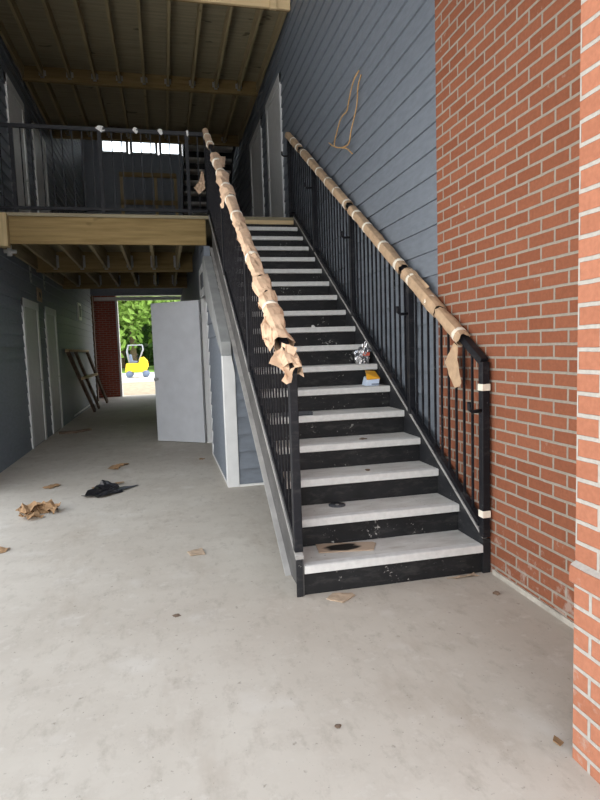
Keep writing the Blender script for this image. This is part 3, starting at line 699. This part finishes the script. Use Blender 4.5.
wirething([[(xw + .02, 5.29, 3.90), (xw - .02, 5.36, 3.83), (xw - .015, 5.53, 3.69), (xw, 5.60, 3.66), (xw - .02, 5.75, 3.66), (xw - .03, 5.86, 3.56), (xw - .03, 6.0, 3.46), (xw - .03, 5.86, 3.40), (xw - .03, 5.72, 3.355), (xw - .03, 5.62, 3.33), (xw - .02, 5.50, 3.32), (xw - .02, 5.45, 3.42), (xw - .01, 5.36, 3.52), (xw, 5.30, 3.62), (xw - .01, 5.26, 3.74), (xw + .02, 5.24, 3.84)],
           [(xw - .03, 6.16, 3.55), (xw - .035, 6.02, 3.47), (xw - .03, 5.80, 3.38)], [(xw - .035, 5.74, 3.36), (xw - .03, 5.56, 3.30), (xw - .02, 5.42, 3.20)]], 'tan wire loop hanging out of the siding above the stairs')
wirething([[(XL + .01, 10.0, 6.0 - .14), (XL + .08, 10.1, 5.8), (XL + .09, 10.3, 5.62), (XL + .05, 10.36, 5.72), (XL + .01, 10.3, 5.84)]], 'nearer grey wire loop high on the left wall below the ceiling', 'wire_grey')
wirething([[(XL + .01, 11.0, 5.86), (XL + .08, 11.1, 5.76), (XL + .09, 11.3, 5.58), (XL + .05, 11.36, 5.68), (XL + .01, 11.3, 5.84)]], 'farther grey wire loop high on the left wall below the ceiling', 'wire_grey')
wirething([[(XR, 10.2, 5.75), (XR - .1, 10.2, 5.70), (XR - .1, 10.4, 5.50), (XR - .04, 10.4, 5.52)]], 'nearer grey wire loop on the right wall above the upper doors', 'wire_grey')
wirething([[(XR, 12.2, 5.75), (XR - .1, 12.2, 5.70), (XR - .1, 12.4, 5.50), (XR - .04, 12.4, 5.52)]], 'farther grey wire loop on the right wall beyond the upper doors', 'wire_grey')

# ------------------------------------------------------------------ rear: second flight and temporary guard
s2 = thing('stair_flight', 'dark rear stair flight rising toward the third level deck', 'staircase', (1.2, 13.3, Z2))
for k in range(1, 18):
    y = 13.3 + k * RUN; z = Z3 - k * RISE
    box(.66, 1.74, y - RUN, y + .03, z - .05, z).build('tread', 'tread', s2)
    box(.66, 1.74, y - .008, y, z - RISE, z - .05).build('riser', 'riser', s2)
for x in (.645, 1.75):
    MB().prism([(13.3, Z3 - .01), (13.3 + 17.8 * RUN, Z2 + .02), (13.3 + 17.8 * RUN - .5, Z2 + .01), (13.3, Z3 - .4)], 0, x - .006, x + .006).build('stringer', 'stringer', s2)
gd = thing('lumber_guard', 'temporary lumber guard frame on the back of the second level', 'guard', (-.2, 18, Z2))
for x in (-1.05, .0, .62): box(x - .045, x + .045, 19.62, 19.66, 4.2, 7.05).build('upright', 'wz', gd)
for z in (7.0, 6.15): box(-1.1, .66, 19.58, 19.62, z - .07, z + .07).build('rail', 'wx', gd)

# ------------------------------------------------------------------ outdoors beyond the far opening, and in front
st(box(-60, 60, 20.15, 30, -.25, -.05).build('ground_dirt', 'dirt'), 'sandy dirt strip just outside the far opening', 'ground')
st(box(-60, 60, 30, 44, -.25, -.03).build('ground_gravel', 'gravel'), 'pale gravel drive beyond the dirt', 'ground')
st(box(-60, 60, 44, 140, -.25, 0.0).build('ground_grass', 'grass'), 'green lawn under the trees', 'ground')
st(box(-60, 60, -60, -.9, -.25, -.02).build('ground_front', 'asphalt'), 'dark asphalt lot in front of the building', 'ground')
def tree(x, y, h, r, mat, label, seed, trunk=.28):
    rr = random.Random(seed)
    t = thing('tree', label, 'tree', (x, y, 0), 'trees beyond the far opening')
    m = MB(); m.tube([(x + rr.uniform(-.2, .2) * i, y, h * .8 * i / 4) for i in range(5)], [trunk, trunk * .85, trunk * .7, trunk * .5, trunk * .25], 10)
    for k in range(7):
        a = rr.uniform(0, 6.28); z0 = h * rr.uniform(.3, .65); L = r * rr.uniform(.5, .9)
        m.tube([(x, y, z0), (x + math.cos(a) * L * .5, y + math.sin(a) * L * .5, z0 + L * .3), (x + math.cos(a) * L, y + math.sin(a) * L, z0 + L * .45)], [trunk * .3, trunk * .2, .03], 6)
    m.build('trunk', 'bark', t)
    vs = []; fs = []
    cl = [(x + rr.gauss(0, r * .45), y + rr.gauss(0, r * .45), h * rr.uniform(.16, .95), r * rr.uniform(.25, .42)) for _ in range(34)]
    for k in range(7500):
        cx, cy, cz, cr = cl[k % 34]
        p = Vector((rr.gauss(0, 1), rr.gauss(0, 1), rr.gauss(0, .6))).normalized() * cr * rr.uniform(.6, 1.05) + Vector((cx, cy, cz))
        u = Vector((rr.gauss(0, 1), rr.gauss(0, 1), rr.gauss(0, 1))).normalized(); v = u.orthogonal().normalized(); s_ = rr.uniform(.16, .36)
        i = len(vs); vs += [p - u * s_, p + v * s_ * .6, p + u * s_, p - v * s_ * .6]; fs.append((i, i + 1, i + 2, i + 3))
    MB().add(vs, fs).build('foliage', mat, t)
tree(-2.5, 50, 15, 4.6, 'leaf', 'broad bright green tree directly behind the yellow machine', 3)
tree(-7.0, 50, 16, 4.8, 'leaf2', 'dark green tree behind the machine to its left', 4)
tree(2.6, 51, 15, 4.6, 'leaf', 'bright green tree behind the machine to its right, mostly behind the open door', 5)
tree(-4.0, 58, 18, 5.4, 'leaf2', 'tall dark tree at the back between the bright ones', 6)
tree(.2, 60, 19, 5.6, 'leaf2', 'tall dark tree at the back in the middle of the gap', 16)
tree(14, 56, 18, 5.4, 'leaf2', 'dark tree far off to the right, hidden behind the open door', 17)
tree(-13., 55, 18, 5.4, 'leaf2', 'tall dark tree at the back on the far left', 8)
tree(7.5, 57, 18, 5.4, 'leaf2', 'tall dark tree at the back on the far right', 9)
rr = random.Random(77); vs = []; fs = []
for q in range(16000):
    p = Vector((rr.uniform(-30, 26), rr.uniform(63, 69), abs(rr.gauss(0, 3.2)))); u = Vector((rr.gauss(0, 1), rr.gauss(0, 1), rr.gauss(0, 1))).normalized(); v = u.orthogonal().normalized(); s_ = rr.uniform(.25, .55)
    i = len(vs); vs += [p - u * s_, p + v * s_ * .6, p + u * s_, p - v * s_ * .6]; fs.append((i, i + 1, i + 2, i + 3))
tag(MB().add(vs, fs).build('undergrowth', 'leaf2'), 'dark green undergrowth of the woods behind the trees', 'undergrowth', None, 'stuff')
k = thing('construction_machine', 'small yellow construction roller with a roll bar on the gravel outside', 'machine', (-1.6, 35.5, -.03))
x0, y0, z0 = -1.62, 35.5, -.03
MB().prism([(x0 - .66, .30), (x0 + .52, .30), (x0 + .66, .62), (x0 + .62, .92), (x0 + .42, 1.16), (x0 + .22, 1.12), (x0 + .12, .80), (x0 - .58, .80)], 1, y0 - .5, y0 + .5).build('body', 'yellow', k, .03)
for sx in (-.42, .50):
    MB().tube([(x0 + sx, y0 - .52, z0 + .20), (x0 + sx, y0 + .52, z0 + .20)], .20, 20).build('drum', 'bluegrey', k)
MB().prism([(x0 - .40, .80), (x0 + .06, .80), (x0 + .10, .92), (x0 - .22, .95), (x0 - .28, 1.32), (x0 - .40, 1.32)], 1, y0 - .3, y0 + .3).build('seat', 'bluegrey', k, .03)
for sy in (-.42, .42):
    MB().tube([(x0 - .40, y0 + sy, .8), (x0 - .52, y0 + sy, 1.5), (x0 - .42, y0 + sy, 1.85), (x0 + .36, y0 + sy, 1.85), (x0 + .40, y0 + sy, 1.6), (x0 + .14, y0 + sy, .95)], .03, 8).build('roll_bar', 'greymetal', k)
MB().tube([(x0 - .42, y0 - .42, 1.85), (x0 - .42, y0 + .42, 1.85)], .03, 8).build('roll_bar_tie', 'greymetal', k)
m = MB(); m.tube([(x0 + .16, y0, 1.0), (x0 + .02, y0, 1.22)], .02, 8).tube([(x0 + .02 + .16 * math.cos(a) * .5, y0 + .16 * math.sin(a), 1.22 + .16 * math.cos(a) * .6) for a in [i * math.pi / 8 for i in range(17)]], .015, 6, False)
m.build('steering_wheel', 'rubber', k)
